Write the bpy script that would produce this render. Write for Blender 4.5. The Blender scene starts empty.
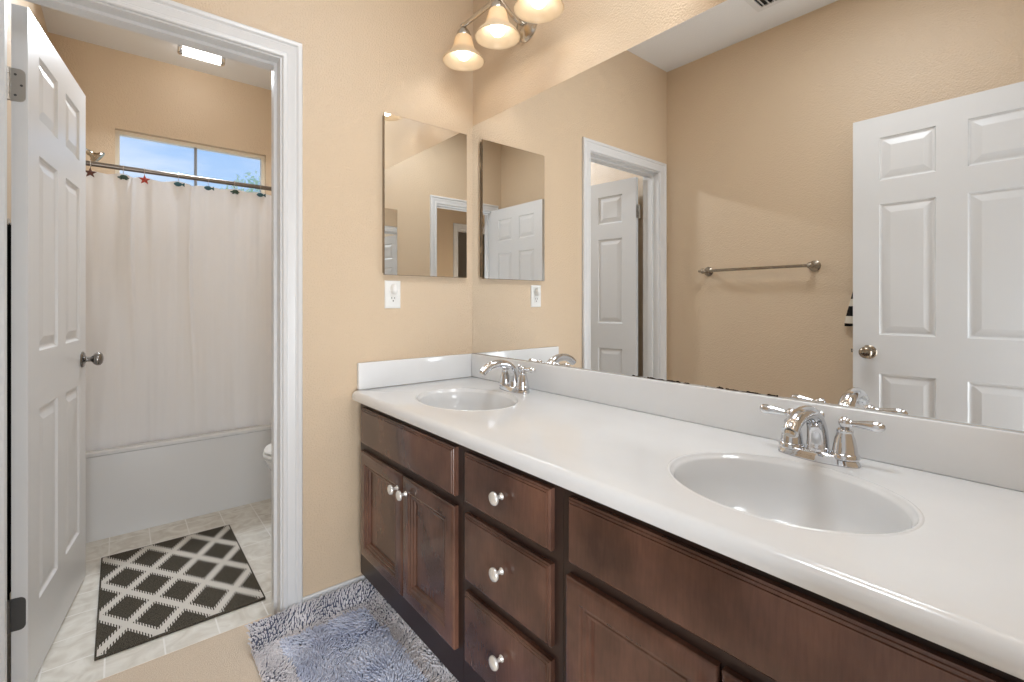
import bpy, bmesh, math, random
from mathutils import Vector, Matrix, noise as mnoise
random.seed(7)
PI = math.pi
S = bpy.context.scene
COL = S.collection

# ------------------------------------------------------------------ camera, sky, lights, exposure
cam = bpy.data.cameras.new('camera'); camo = bpy.data.objects.new('camera', cam); COL.objects.link(camo)
camo.location = (-1.2792, -1.8309, 1.1636)
camo.rotation_euler = (PI/2, 0, -math.radians(39.644))
cam.sensor_fit = 'HORIZONTAL'; cam.sensor_width = 36.0
cam.lens = 474.27/1024*36.0
cam.shift_y = -(341.0-302.29)/1024
cam.clip_start = 0.01; cam.clip_end = 200
S.camera = camo
S.view_settings.view_transform = 'Standard'; S.view_settings.look = 'None'
S.view_settings.gamma = 1; S.view_settings.use_curve_mapping = False
S.view_settings.exposure = 1.13
c = S.cycles
c.max_bounces = 12; c.diffuse_bounces = 5; c.glossy_bounces = 8; c.transmission_bounces = 8; c.transparent_max_bounces = 12
c.use_denoising = True; c.sample_clamp_indirect = 6; c.caustics_reflective = True; c.caustics_refractive = False
c.blur_glossy = 0.5

W = bpy.data.worlds.new('sky'); S.world = W; W.use_nodes = True
nt = W.node_tree; nt.nodes.clear()
wo = nt.nodes.new('ShaderNodeOutputWorld'); wb = nt.nodes.new('ShaderNodeBackground')
tc = nt.nodes.new('ShaderNodeTexCoord'); sx = nt.nodes.new('ShaderNodeSeparateXYZ')
cr = nt.nodes.new('ShaderNodeValToRGB'); ns = nt.nodes.new('ShaderNodeTexNoise'); mp = nt.nodes.new('ShaderNodeMapping')
cr2 = nt.nodes.new('ShaderNodeValToRGB'); mx = nt.nodes.new('ShaderNodeMixRGB')
nt.links.new(tc.outputs['Generated'], sx.inputs[0]); nt.links.new(sx.outputs['Z'], cr.inputs[0])
cr.color_ramp.elements[0].position = 0.0; cr.color_ramp.elements[0].color = (.62, .80, .95, 1)
cr.color_ramp.elements[1].position = 0.4; cr.color_ramp.elements[1].color = (.24, .48, .95, 1)
mp.inputs['Scale'].default_value = (2, 2, 9); nt.links.new(tc.outputs['Generated'], mp.inputs[0])
nt.links.new(mp.outputs[0], ns.inputs['Vector']); ns.inputs['Scale'].default_value = 2.2; ns.inputs['Detail'].default_value = 6
nt.links.new(ns.outputs[0], cr2.inputs[0])
cr2.color_ramp.elements[0].position = .45; cr2.color_ramp.elements[0].color = (0, 0, 0, 1)
cr2.color_ramp.elements[1].position = .8; cr2.color_ramp.elements[1].color = (.8, .8, .8, 1)
nt.links.new(cr2.outputs[0], mx.inputs[0]); nt.links.new(cr.outputs[0], mx.inputs[1]); mx.inputs[2].default_value = (.9, .94, 1, 1)
nt.links.new(mx.outputs[0], wb.inputs[0]); wb.inputs[1].default_value = .5
nt.links.new(wb.outputs[0], wo.inputs[0])

CZL = 2.745
def area(name, loc, rot, size, sy, power, col, spread=PI):
    l = bpy.data.lights.new(name, 'AREA'); l.shape = 'RECTANGLE'; l.size = size; l.size_y = sy; l.energy = power; l.color = col; l.spread = spread
    o = bpy.data.objects.new(name, l); COL.objects.link(o); o.location = loc; o.rotation_euler = rot; return o
# added cool fill light outside the entry door, standing in for daylight
area('entry_fill', (-1.45, -2.60, .70), (PI/2, 0, 0), .70, 1.25, 17, (.86, .93, 1))
# added ceiling fill without a fixture, and added boost for the toilet tube light
area('ceiling_fill', (-.62, -1.2, CZL-.01), (0, 0, 0), .45, .45, 6.6, (.88, .94, 1))
area('tube_boost', (-.885, 1.50, CZL-.11), (-.62, 0, 0), .22, .06, 10.5, (.84, .92, 1))
BULB = 3.2          # vanity bulbs
SPOT_W = 1.4
TUBE = 3.0            # toilet room ceiling light

# ------------------------------------------------------------------ materials
def mat(name, col=(.8, .8, .8), rough=.5, metal=0., spec=.5, bump=None, coat=0., **k):
    m = bpy.data.materials.new(name); m.use_nodes = True
    n = m.node_tree; b = n.nodes['Principled BSDF']
    b.inputs['Base Color'].default_value = (*col, 1); b.inputs['Roughness'].default_value = rough
    b.inputs['Metallic'].default_value = metal; b.inputs['Specular IOR Level'].default_value = spec
    b.inputs['Coat Weight'].default_value = coat
    for kk, v in k.items(): b.inputs[kk.replace('_', ' ')].default_value = v
    if bump:
        sc, st, dist = bump[:3]; det = bump[3] if len(bump) > 3 else 2; stretch = bump[4] if len(bump) > 4 else (1, 1, 1)
        t = n.nodes.new('ShaderNodeTexCoord'); mpp = n.nodes.new('ShaderNodeMapping'); mpp.inputs['Scale'].default_value = stretch
        nn = n.nodes.new('ShaderNodeTexNoise'); nn.inputs['Scale'].default_value = sc; nn.inputs['Detail'].default_value = det
        bb = n.nodes.new('ShaderNodeBump'); bb.inputs['Strength'].default_value = st; bb.inputs['Distance'].default_value = dist
        n.links.new(t.outputs['Object'], mpp.inputs[0]); n.links.new(mpp.outputs[0], nn.inputs['Vector'])
        n.links.new(nn.outputs[0], bb.inputs['Height']); n.links.new(bb.outputs[0], b.inputs['Normal'])
    return m
def vary(m, c1, c2, scale, stretch=(1, 1, 1), lo=.35, hi=.65, detail=4):
    n = m.node_tree; b = n.nodes['Principled BSDF']
    t = n.nodes.new('ShaderNodeTexCoord'); mpp = n.nodes.new('ShaderNodeMapping'); mpp.inputs['Scale'].default_value = stretch
    nn = n.nodes.new('ShaderNodeTexNoise'); nn.inputs['Scale'].default_value = scale; nn.inputs['Detail'].default_value = detail
    r = n.nodes.new('ShaderNodeValToRGB'); r.color_ramp.elements[0].position = lo; r.color_ramp.elements[1].position = hi
    r.color_ramp.elements[0].color = (*c1, 1); r.color_ramp.elements[1].color = (*c2, 1)
    n.links.new(t.outputs['Object'], mpp.inputs[0]); n.links.new(mpp.outputs[0], nn.inputs['Vector'])
    n.links.new(nn.outputs[0], r.inputs[0]); n.links.new(r.outputs[0], b.inputs['Base Color'])
    return m
M = {}
M['wall'] = mat('beige_wall', (.67, .525, .372), .33, spec=.5, bump=(160, .5, .0055, 1.5))
M['ceiling'] = mat('ceiling_white', (.82, .83, .84), .85, bump=(90, .3, .003))
M['trim'] = mat('trim_white', (.72, .725, .73), .32, bump=(40, .05, .001))
M['door'] = mat('door_white', (.72, .725, .73), .33, bump=(60, .22, .0012, 4, (1, 1, .06)))
M['carpet'] = vary(mat('beige_carpet', rough=.95, spec=.1, bump=(420, 1, .006, 3)), (.80, .65, .50), (.96, .82, .66), 260, lo=.3, hi=.7)
M['marble'] = vary(mat('cultured_marble', rough=.16, spec=.5, coat=.3), (.78, .79, .80), (.83, .84, .85), 5, lo=.3, hi=.7)
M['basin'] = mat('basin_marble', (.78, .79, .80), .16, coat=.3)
M['tub'] = mat('tub_acrylic', (.74, .75, .76), .22)
M['porcelain'] = mat('porcelain', (.85, .85, .84), .1, coat=.5)
M['chrome'] = mat('chrome', (.68, .69, .71), .05, 1.)
M['nickel'] = mat('satin_nickel', (.62, .58, .52), .24, 1.)
M['knob'] = mat('pale_knob', (.86, .84, .80), .22, .55)
M['pewter'] = mat('antique_pewter', (.36, .31, .25), .25, 1.)
M['knob_dark'] = mat('dark_nickel', (.27, .26, .25), .22, 1.)
M['hinge'] = mat('hinge_steel', (.52, .51, .49), .35, 1.)
M['hinge_dark'] = mat('hinge_dark', (.12, .12, .12), .45, .8)
M['plastic'] = mat('white_plastic', (.86, .86, .84), .3)
M['black'] = mat('black_slot', (.01, .01, .01), .6)
M['edge'] = mat('mirror_edge', (.30, .25, .20), .25, .8)
M['almond'] = mat('almond_vinyl', (.84, .77, .64), .4)
M['alu'] = mat('grey_aluminium', (.25, .26, .27), .4, .6)
M['bronze'] = mat('bronze_rod', (.22, .19, .165), .30, 1.)
M['star_red'] = mat('star_red', (.42, .05, .03), .5); M['star_brown'] = mat('star_brown', (.10, .03, .02), .5)
M['fish_blue'] = mat('fish_blue', (.02, .09, .12), .4); M['turtle_green'] = mat('turtle_green', (.025, .06, .04), .45)
M['towel_black'] = mat('black_towel', (.012, .012, .014), .95, spec=.1, bump=(260, 1, .006))
M['bark'] = mat('bark', (.10, .07, .05), .9); M['leaf'] = vary(mat('pale_leaf', rough=.6), (.55, .68, .42), (.85, .92, .74), 3)
M['bedwood'] = mat('bed_wood', (.05, .025, .015), .4); M['pillow'] = mat('pillow', (.42, .36, .30), .9); M['bedding'] = mat('bedding', (.12, .08, .06), .9)
M['rug_c'] = vary(mat('rug_blue', rough=.9, spec=.15), (.46, .50, .66), (.78, .82, .95), 9, lo=.3, hi=.7)
M['rug_b'] = vary(mat('rug_grey', rough=.9, spec=.15), (.62, .59, .61), (.90, .87, .90), 9, lo=.3, hi=.7)
M['rug_base'] = mat('rug_backing', (.10, .11, .16), .95)
M['mirror'] = mat('mirror_glass', (.90, .905, .90), .0, 1.)
# worn silvering along the bottom edge of the big mirror
def worn_mirror():
    m = mat('wall_mirror_glass', (.90, .905, .90), .0, 1.); n = m.node_tree; b = n.nodes['Principled BSDF']
    t = n.nodes.new('ShaderNodeTexCoord'); s = n.nodes.new('ShaderNodeSeparateXYZ'); n.links.new(t.outputs['Object'], s.inputs[0])
    nn = n.nodes.new('ShaderNodeTexNoise'); nn.inputs['Scale'].default_value = 60; nn.inputs['Detail'].default_value = 5
    n.links.new(t.outputs['Object'], nn.inputs['Vector'])
    a = n.nodes.new('ShaderNodeMath'); a.operation = 'MULTIPLY_ADD'; n.links.new(nn.outputs[0], a.inputs[0]); a.inputs[1].default_value = .022; a.inputs[2].default_value = .9253-.0085
    g = n.nodes.new('ShaderNodeMath'); g.operation = 'LESS_THAN'; n.links.new(s.outputs['Z'], g.inputs[0]); n.links.new(a.outputs[0], g.inputs[1])
    y1 = n.nodes.new('ShaderNodeMath'); y1.operation = 'COMPARE'; n.links.new(s.outputs['Y'], y1.inputs[0]); y1.inputs[1].default_value = -1.12; y1.inputs[2].default_value = .22
    g2 = n.nodes.new('ShaderNodeMath'); g2.operation = 'MULTIPLY'; n.links.new(g.outputs[0], g2.inputs[0]); n.links.new(y1.outputs[0], g2.inputs[1])
    mxx = n.nodes.new('ShaderNodeMixRGB'); n.links.new(g2.outputs[0], mxx.inputs[0]); mxx.inputs[1].default_value = (.90, .905, .90, 1); mxx.inputs[2].default_value = (.05, .035, .025, 1)
    n.links.new(mxx.outputs[0], b.inputs['Base Color'])
    iv = n.nodes.new('ShaderNodeMath'); iv.operation = 'MULTIPLY'; n.links.new(g2.outputs[0], iv.inputs[0]); iv.inputs[1].default_value = .5
    n.links.new(iv.outputs[0], b.inputs['Roughness'])
    return m
M['wall_mirror'] = worn_mirror()
def wood():
    m = mat('dark_stained_maple', rough=.24, spec=.5, coat=.2); n = m.node_tree; b = n.nodes['Principled BSDF']
    vary(m, (.055, .023, .015), (.200, .094, .062), 4.5, (1, 1, .8), .34, .68, 5)
    base = b.inputs['Base Color'].links[0].from_socket
    t = n.nodes.new('ShaderNodeTexCoord'); mpp = n.nodes.new('ShaderNodeMapping'); mpp.inputs['Scale'].default_value = (1, 1, .12)
    nn = n.nodes.new('ShaderNodeTexNoise'); nn.inputs['Scale'].default_value = 160; nn.inputs['Detail'].default_value = 3
    n.links.new(t.outputs['Object'], mpp.inputs[0]); n.links.new(mpp.outputs[0], nn.inputs['Vector'])
    mu = n.nodes.new('ShaderNodeMixRGB'); mu.blend_type = 'MULTIPLY'; mu.inputs[0].default_value = .30
    r = n.nodes.new('ShaderNodeValToRGB'); r.color_ramp.elements[0].position = .3; r.color_ramp.elements[1].position = .6
    r.color_ramp.elements[0].color = (.45, .45, .45, 1); n.links.new(nn.outputs[0], r.inputs[0])
    n.links.new(base, mu.inputs[1]); n.links.new(r.outputs[0], mu.inputs[2]); n.links.new(mu.outputs[0], b.inputs['Base Color'])
    bb = n.nodes.new('ShaderNodeBump'); bb.inputs['Strength'].default_value = .12; bb.inputs['Distance'].default_value = .001
    n.links.new(nn.outputs[0], bb.inputs['Height']); n.links.new(bb.outputs[0], b.inputs['Normal'])
    return m
M['wood'] = wood()
M['wood_shaded'] = mat('frame_wood_shaded', (.030, .014, .010), .35)  # cabinet wood darkened on the frame to paint in the shadow of the gaps
def tilemat():
    m = mat('vinyl_tile', rough=.35); n = m.node_tree; b = n.nodes['Principled BSDF']
    t = n.nodes.new('ShaderNodeTexCoord'); mpp = n.nodes.new('ShaderNodeMapping'); mpp.inputs['Location'].default_value = (1.315, .05, 0)
    n.links.new(t.outputs['Object'], mpp.inputs[0])
    br = n.nodes.new('ShaderNodeTexBrick'); br.offset = 0; br.inputs['Scale'].default_value = 1
    br.inputs['Brick Width'].default_value = .1545; br.inputs['Row Height'].default_value = .1545; br.inputs['Mortar Size'].default_value = .0028; br.inputs['Mortar Smooth'].default_value = .3
    n.links.new(mpp.outputs[0], br.inputs['Vector'])
    nn = n.nodes.new('ShaderNodeTexNoise'); nn.inputs['Scale'].default_value = 11; nn.inputs['Detail'].default_value = 7; nn.inputs['Distortion'].default_value = 1.5
    n.links.new(mpp.outputs[0], nn.inputs['Vector'])
    r = n.nodes.new('ShaderNodeValToRGB'); r.color_ramp.elements[0].position = .32; r.color_ramp.elements[1].position = .66
    r.color_ramp.elements[0].color = (.64, .60, .53, 1); r.color_ramp.elements[1].color = (.84, .82, .76, 1); n.links.new(nn.outputs[0], r.inputs[0])
    n.links.new(r.outputs[0], br.inputs['Color1']); n.links.new(r.outputs[0], br.inputs['Color2']); br.inputs['Mortar'].default_value = (.90, .88, .84, 1)
    n.links.new(br.outputs[0], b.inputs['Base Color']); return m
M['tile'] = tilemat()
def trellis():
    m = mat('trellis_weave', rough=.9, spec=.15); n = m.node_tree; b = n.nodes['Principled BSDF']
    def mth(op, a, bb=None, cc=None):
        k = n.nodes.new('ShaderNodeMath'); k.operation = op
        for i, v in enumerate((a, bb, cc)):
            if v is None: continue
            if isinstance(v, (int, float)): k.inputs[i].default_value = v
            else: n.links.new(v, k.inputs[i])
        return k.outputs[0]
    t = n.nodes.new('ShaderNodeTexCoord'); s = n.nodes.new('ShaderNodeSeparateXYZ'); n.links.new(t.outputs['Object'], s.inputs[0])
    X = mth('DIVIDE', s.outputs['X'], .1675); Y = mth('DIVIDE', s.outputs['Y'], .2535)
    teeth = mth('MULTIPLY', mth('GREATER_THAN', mth('SINE', mth('MULTIPLY', s.outputs['X'], 2*PI/.0078)), 0.0), .07)
    def near(v, extra):
        f = mth('ABSOLUTE', mth('SUBTRACT', mth('FRACT', mth('ADD', v, 50.5)), .5))
        return mth('LESS_THAN', f, extra)
    sg = mth('ADD', teeth, .085)
    a = near(mth('ADD', X, Y), sg); d = near(mth('SUBTRACT', X, Y), sg)
    k = mth('MAXIMUM', a, d)
    # dark bound edge
    ex = mth('GREATER_THAN', mth('ABSOLUTE', s.outputs['X']), .2465); ey = mth('GREATER_THAN', mth('ABSOLUTE', s.outputs['Y']), .3885)
    e = mth('MAXIMUM', ex, ey); k = mth('MULTIPLY', k, mth('SUBTRACT', 1, e))
    nn = n.nodes.new('ShaderNodeTexNoise'); nn.inputs['Scale'].default_value = 350; n.links.new(t.outputs['Object'], nn.inputs['Vector'])
    r = n.nodes.new('ShaderNodeValToRGB'); r.color_ramp.elements[0].color = (.030, .025, .018, 1); r.color_ramp.elements[1].color = (.13, .115, .09, 1)
    r.color_ramp.elements[0].position = .35; r.color_ramp.elements[1].position = .7
    n.links.new(nn.outputs[0], r.inputs[0])
    mxx = n.nodes.new('ShaderNodeMixRGB'); n.links.new(k, mxx.inputs[0]); n.links.new(r.outputs[0], mxx.inputs[1]); mxx.inputs[2].default_value = (.66, .63, .58, 1)
    n.links.new(mxx.outputs[0], b.inputs['Base Color'])
    bb = n.nodes.new('ShaderNodeBump'); bb.inputs['Strength'].default_value = .6; bb.inputs['Distance'].default_value = .002
    n.links.new(nn.outputs[0], bb.inputs['Height']); n.links.new(bb.outputs[0], b.inputs['Normal']); return m
M['trellis'] = trellis()
def stripes():
    m = mat('striped_towel', rough=.95, spec=.1, bump=(260, .8, .004)); n = m.node_tree; b = n.nodes['Principled BSDF']
    t = n.nodes.new('ShaderNodeTexCoord'); s = n.nodes.new('ShaderNodeSeparateXYZ'); n.links.new(t.outputs['Object'], s.inputs[0])
    a = n.nodes.new('ShaderNodeMath'); a.operation = 'MULTIPLY_ADD'; n.links.new(s.outputs['Z'], a.inputs[0]); a.inputs[1].default_value = 1/.088; a.inputs[2].default_value = 20.0
    f = n.nodes.new('ShaderNodeMath'); f.operation = 'FRACT'; n.links.new(a.outputs[0], f.inputs[0])
    g = n.nodes.new('ShaderNodeMath'); g.operation = 'LESS_THAN'; n.links.new(f.outputs[0], g.inputs[0]); g.inputs[1].default_value = .42
    mxx = n.nodes.new('ShaderNodeMixRGB'); n.links.new(g.outputs[0], mxx.inputs[0]); mxx.inputs[1].default_value = (.015, .013, .012, 1); mxx.inputs[2].default_value = (.62, .56, .47, 1)
    n.links.new(mxx.outputs[0], b.inputs['Base Color']); return m
M['stripes'] = stripes()
def translucent(name, col, tw, gloss=.1, rough=.3, trans=0.):
    m = bpy.data.materials.new(name); m.use_nodes = True; n = m.node_tree; n.nodes.clear()
    o = n.nodes.new('ShaderNodeOutputMaterial'); d = n.nodes.new('ShaderNodeBsdfDiffuse'); t = n.nodes.new('ShaderNodeBsdfTranslucent'); g = n.nodes.new('ShaderNodeBsdfGlossy')
    d.inputs[0].default_value = (*col, 1); t.inputs[0].default_value = (*col, 1); g.inputs['Roughness'].default_value = rough
    a = n.nodes.new('ShaderNodeMixShader'); a.inputs[0].default_value = tw; n.links.new(d.outputs[0], a.inputs[1]); n.links.new(t.outputs[0], a.inputs[2])
    b2 = n.nodes.new('ShaderNodeMixShader'); b2.inputs[0].default_value = gloss; n.links.new(a.outputs[0], b2.inputs[1]); n.links.new(g.outputs[0], b2.inputs[2])
    n.links.new(b2.outputs[0], o.inputs[0]); return m
M['shade'] = translucent('frosted_shade', (.80, .66, .47), .32, .05)
M['curtain'] = translucent('white_curtain', (.90, .905, .92), .25, .03, .5)
def emit(name, col, s):
    m = bpy.data.materials.new(name); m.use_nodes = True; n = m.node_tree; b = n.nodes['Principled BSDF']
    b.inputs['Base Color'].default_value = (.9, .9, .9, 1); b.inputs['Emission Color'].default_value = (*col, 1); b.inputs['Emission Strength'].default_value = s; return m
M['bulb'] = emit('lit_bulb', (1, .96, .90), BULB)
M['tube'] = emit('lit_tube', (1, .97, .92), TUBE)
def glass():
    m = bpy.data.materials.new('window_glass'); m.use_nodes = True; n = m.node_tree; n.nodes.clear()
    o = n.nodes.new('ShaderNodeOutputMaterial'); t = n.nodes.new('ShaderNodeBsdfTransparent'); g = n.nodes.new('ShaderNodeBsdfGlossy'); g.inputs['Roughness'].default_value = .02
    a = n.nodes.new('ShaderNodeMixShader'); f = n.nodes.new('ShaderNodeFresnel'); f.inputs[0].default_value = 1.45
    n.links.new(f.outputs[0], a.inputs[0]); n.links.new(t.outputs[0], a.inputs[1]); n.links.new(g.outputs[0], a.inputs[2]); n.links.new(a.outputs[0], o.inputs[0]); return m
M['glass'] = glass()

# ------------------------------------------------------------------ mesh helpers
def box(bm, x0, x1, y0, y1, z0, z1):
    x0, x1 = sorted((x0, x1)); y0, y1 = sorted((y0, y1)); z0, z1 = sorted((z0, z1))
    v = [bm.verts.new(p) for p in ((x0,y0,z0),(x1,y0,z0),(x1,y1,z0),(x0,y1,z0),(x0,y0,z1),(x1,y0,z1),(x1,y1,z1),(x0,y1,z1))]
    for f in ((0,3,2,1),(4,5,6,7),(0,1,5,4),(1,2,6,5),(2,3,7,6),(3,0,4,7)): bm.faces.new([v[i] for i in f])
    return v
def bbox_bm(x0, x1, y0, y1, z0, z1, bev=0., seg=2):
    bm = bmesh.new(); box(bm, x0, x1, y0, y1, z0, z1)
    if bev: bmesh.ops.bevel(bm, geom=bm.edges[:], offset=bev, segments=seg, profile=.5, affect='EDGES')
    return bm
def bridge(bm, rings, closed=True):
    for a, b in zip(rings, rings[1:]):
        n = len(a)
        for i in range(n if closed else n-1):
            j = (i+1) % n
            try: bm.faces.new((a[i], a[j], b[j], b[i]))
            except ValueError: pass
def lathe(bm, prof, seg=24, mtx=None, cap=True):
    """prof: (radius, height) along local z"""
    mtx = mtx or Matrix.Identity(4); rings = []
    for r, h in prof:
        rings.append([bm.verts.new(mtx @ Vector((r*math.cos(2*PI*i/seg), r*math.sin(2*PI*i/seg), h))) for i in range(seg)])
    bridge(bm, rings)
    if cap:
        for r in (rings[0], rings[-1]):
            if (r[0].co-r[seg//2].co).length > 1e-5: bm.faces.new(r)
    return rings
def tube(bm, pts, rad, seg=12, cap=True, flat=None):
    pts = [Vector(p) for p in pts]; n = len(pts); rings = []
    if isinstance(rad, (int, float)): rad = [rad]*n
    up = None
    for i, p in enumerate(pts):
        t = (pts[min(i+1, n-1)]-pts[max(i-1, 0)]).normalized()
        if up is None:
            up = Vector((0, 0, 1)) if abs(t.z) < .9 else Vector((1, 0, 0))
        s = t.cross(up).normalized(); u = s.cross(t).normalized(); up = u
        fx = 1 if flat is None else flat
        rings.append([bm.verts.new(p + s*math.cos(2*PI*k/seg)*rad[i]*fx + u*math.sin(2*PI*k/seg)*rad[i]) for k in range(seg)])
    bridge(bm, rings)
    if cap: bm.faces.new(rings[0]); bm.faces.new(rings[-1])
    return rings
def spline(pts, n=6):
    P = [Vector(p) for p in pts]; P = [2*P[0]-P[1]] + P + [2*P[-1]-P[-2]]; out = []
    for i in range(1, len(P)-2):
        for k in range(n):
            t = k/n; a, b, c2, d = P[i-1:i+3]
            out.append(.5*((2*b)+(-a+c2)*t+(2*a-5*b+4*c2-d)*t*t+(-a+3*b-3*c2+d)*t**3))
    out.append(P[-2]); return out
def obj(name, bm, m, parent=None, smooth=35, world=False):
    """one mesh object; world=True: the shape is given in world coordinates and is moved into its parent's frame"""
    bmesh.ops.remove_doubles(bm, verts=bm.verts[:], dist=1e-6)
    bmesh.ops.recalc_face_normals(bm, faces=bm.faces[:])
    me = bpy.data.meshes.new(name); 
    if world and parent is not None:
        mtx = parent.matrix_basis.copy(); q = parent.parent
        while q is not None: mtx = q.matrix_basis @ mtx; q = q.parent
        bm.transform(mtx.inverted())
    bm.to_mesh(me); bm.free()
    me.materials.append(m)
    if smooth:
        me.polygons.foreach_set('use_smooth', [True]*len(me.polygons)); me.set_sharp_from_angle(angle=math.radians(smooth))
    o = bpy.data.objects.new(name, me); COL.objects.link(o)
    if parent is not None: o.parent = parent
    return o
def tag(o, label=None, cat=None, group=None, kind=None):
    if label: o['label'] = label
    if cat: o['category'] = cat
    if group: o['group'] = group
    if kind: o['kind'] = kind
    return o
def empty(name, loc=(0, 0, 0), rz=0., label=None, cat=None, group=None, kind=None):
    o = bpy.data.objects.new(name, None); COL.objects.link(o); o.location = loc; o.rotation_euler = (0, 0, rz); o.empty_display_size = .05
    return tag(o, label, cat, group, kind)
def copy_tree(o, parent=None):
    c2 = o.copy(); COL.objects.link(c2)
    if parent is not None: c2.parent = parent
    for ch in [q for q in bpy.data.objects if q.parent == o]: copy_tree(ch, c2)
    return c2
def struct(name, bm, m, label, parent=None):
    o = obj(name, bm, m, parent, smooth=0)
    if parent is None: tag(o, label, None, None, 'structure')
    return o

# ------------------------------------------------------------------ the room shell
CZ = 2.745; XL = -1.629; YB = -1.88; XT = -1.600; YF = 2.04; HY = -3.0
T = .12
def walls():
    def W1(name, boxes, label, m=None):
        bm = bmesh.new()
        for b in boxes: box(bm, *b)
        me = struct(name, bm, m or M['wall'], label); return me
    # back wall with the toilet-room doorway: opening x -1.555..-.811, z..2.055
    W1('wall_back', [(-.811, 0, 0, T, 0, CZ), (XL-.02, -1.555, 0, T, 0, CZ), (-1.555, -.811, 0, T, 2.057, CZ)], 'beige textured wall with the toilet room doorway')
    W1('wall_right', [(0, .12, YB-.0, T, 0, CZ)], 'beige textured wall behind the long mirror')
    W1('wall_left', [(XL-.12, XL, YB, T, 0, CZ)], 'beige wall carrying the towel bar')
    W1('wall_front', [(-.883, .12, YB-T, YB, 0, CZ), (XL-.12, -1.535, YB-T, YB, 0, CZ), (-1.535, -.883, YB-T, YB, 2.057, CZ)], 'beige wall with the entry doorway')
    W1('wall_toilet_left', [(XT-.12, XT, T, YF+.15, 0, CZ)], 'beige wall at left of the toilet room')
    W1('wall_toilet_right', [(0, .12, T, YF+.15, 0, CZ)], 'beige wall behind the toilet')
    W1('wall_toilet_far', [(XT, -1.298, YF, YF+.15, 0, CZ), (-.44, 0, YF, YF+.15, 0, CZ), (-1.298, -.44, YF, YF+.15, 2.255, CZ), (-1.298, -.44, YF, YF+.15, 0, 1.83)], 'brownish beige wall with the high window')
    W1('wall_hall', [(-1.84, 1.2, HY-T, HY, 0, CZ), (-3.3, -2.56, HY-T, HY, 0, CZ), (-2.56, -1.84, HY-T, HY, 2.057, CZ)], 'beige wall of the bedroom side with a second doorway')
    W1('wall_hall_end_left', [(-3.42, -3.3, HY-T, YB-T, 0, CZ)], 'beige end wall beyond the entry doorway')
    W1('wall_hall_end_right', [(1.2, 1.32, HY-T, YB-T, 0, CZ)], 'beige end wall beyond the entry doorway')
    W1('wall_hall_side', [(.12, 1.2, YB-T-.02, YB-T+.1, 0, CZ), (-3.3, XL-.12, YB-T-.02, YB-T+.1, 0, CZ)], 'beige wall beside the entry doorway')
    W1('wall_bedroom_left', [(-3.8, -3.68, -5.2, HY-T, 0, CZ)], 'wall of the dark room'); W1('wall_bedroom_far', [(-3.8, -.8, -5.32, -5.2, 0, CZ)], 'wall of the dark room')
    W1('wall_bedroom_right', [(-.92, -.8, -5.2, HY-T, 0, CZ)], 'wall of the dark room')
walls()
bm = bmesh.new(); box(bm, XL-.2, .2, YB-.1, .1, CZ, CZ+.1); struct('ceiling', bm, M['ceiling'], 'grey-white ceiling of the vanity room')
bm = bmesh.new(); box(bm, XT-.2, .2, .1, YF+.2, CZ, CZ+.1); struct('ceiling_toilet', bm, M['ceiling'], 'grey-white ceiling of the toilet room')
bm = bmesh.new(); box(bm, -3.8, 1.4, -5.4, YB-.1, CZ, CZ+.1); struct('ceiling_hall', bm, M['ceiling'], 'ceiling beyond the entry doorway')
bm = bmesh.new(); box(bm, -3.8, 1.4, -5.4, .105, -.1, 0); struct('floor', bm, M['carpet'], 'beige carpet of the vanity room')
bm = bmesh.new(); box(bm, XT-.2, .2, .105, YF+.2, -.1, 0.0); struct('floor_toilet', bm, M['tile'], 'pale marbled vinyl tile floor of the toilet room')

# baseboards
def baseboard(name, x0, x1, y0, y1):
    bm = bbox_bm(x0, x1, y0, y1, 0, .083, .004, 2); struct(name, bm, M['trim'], 'white baseboard')
baseboard('baseboard_back', -.764, 0, -.012, 0)
baseboard('baseboard_left', XL, XL+.012, YB, -.02)
baseboard('baseboard_front', -.83, -.6, YB, YB+.012)
baseboard('baseboard_hall', -1.7, 1.2, HY, HY+.012)

CAS = [(0,0),(0,.008),(.003,.011),(.013,.011),(.016,.008),(.019,.009),(.030,.0105),(.040,.0135),(.045,.0115),(.048,.0135),(.051,.017),(.062,.017),(.066,.013),(.066,0)]
def casing(bm, x0, x1, zt, y, s):
    """casing round the opening x0..x1 up to zt on the wall face y, proud towards s"""
    rings = []
    for (px, pz, ox, oz) in ((x0, 0, -1, 0), (x0, zt, -1, 1), (x1, zt, 1, 1), (x1, 0, 1, 0)):
        rings.append([bm.verts.new((px+ox*o, y+s*d, pz+oz*o)) for o, d in CAS])
    bridge(bm, rings); bm.faces.new(rings[0]); bm.faces.new(rings[-1])
def doorway(name, label, x0, x1, zt, y0, y1, stop_y):
    root = empty(name, ((x0+x1)/2, y0, 0), 0, label, None, None, 'structure')
    bm = bmesh.new(); casing(bm, x0-.006, x1+.006, zt+.006, y0, -1); obj('casing', bm, M['trim'], root, 25, True)
    bm = bmesh.new(); casing(bm, x0-.006, x1+.006, zt+.006, y1, 1); obj('casing', bm, M['trim'], root, 25, True)
    bm = bmesh.new()
    box(bm, x0-.02, x0, y0, y1, 0, zt+.02); box(bm, x1, x1+.02, y0, y1, 0, zt+.02); box(bm, x0, x1, y0, y1, zt, zt+.02)
    obj('jamb', bm, M['trim'], root, 0, True)
    bm = bmesh.new(); s0, s1 = stop_y
    box(bm, x0, x0+.011, s0, s1, 0, zt); box(bm, x1-.011, x1, s0, s1, 0, zt); box(bm, x0+.011, x1-.011, s0, s1, zt-.011, zt)
    obj('door_stop', bm, M['trim'], root, 0, True)
    return root
doorway('trim_1', 'white moulded casing and jamb round the toilet room doorway', -1.530, -.836, 2.034, 0, T, (.045, .080))
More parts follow.
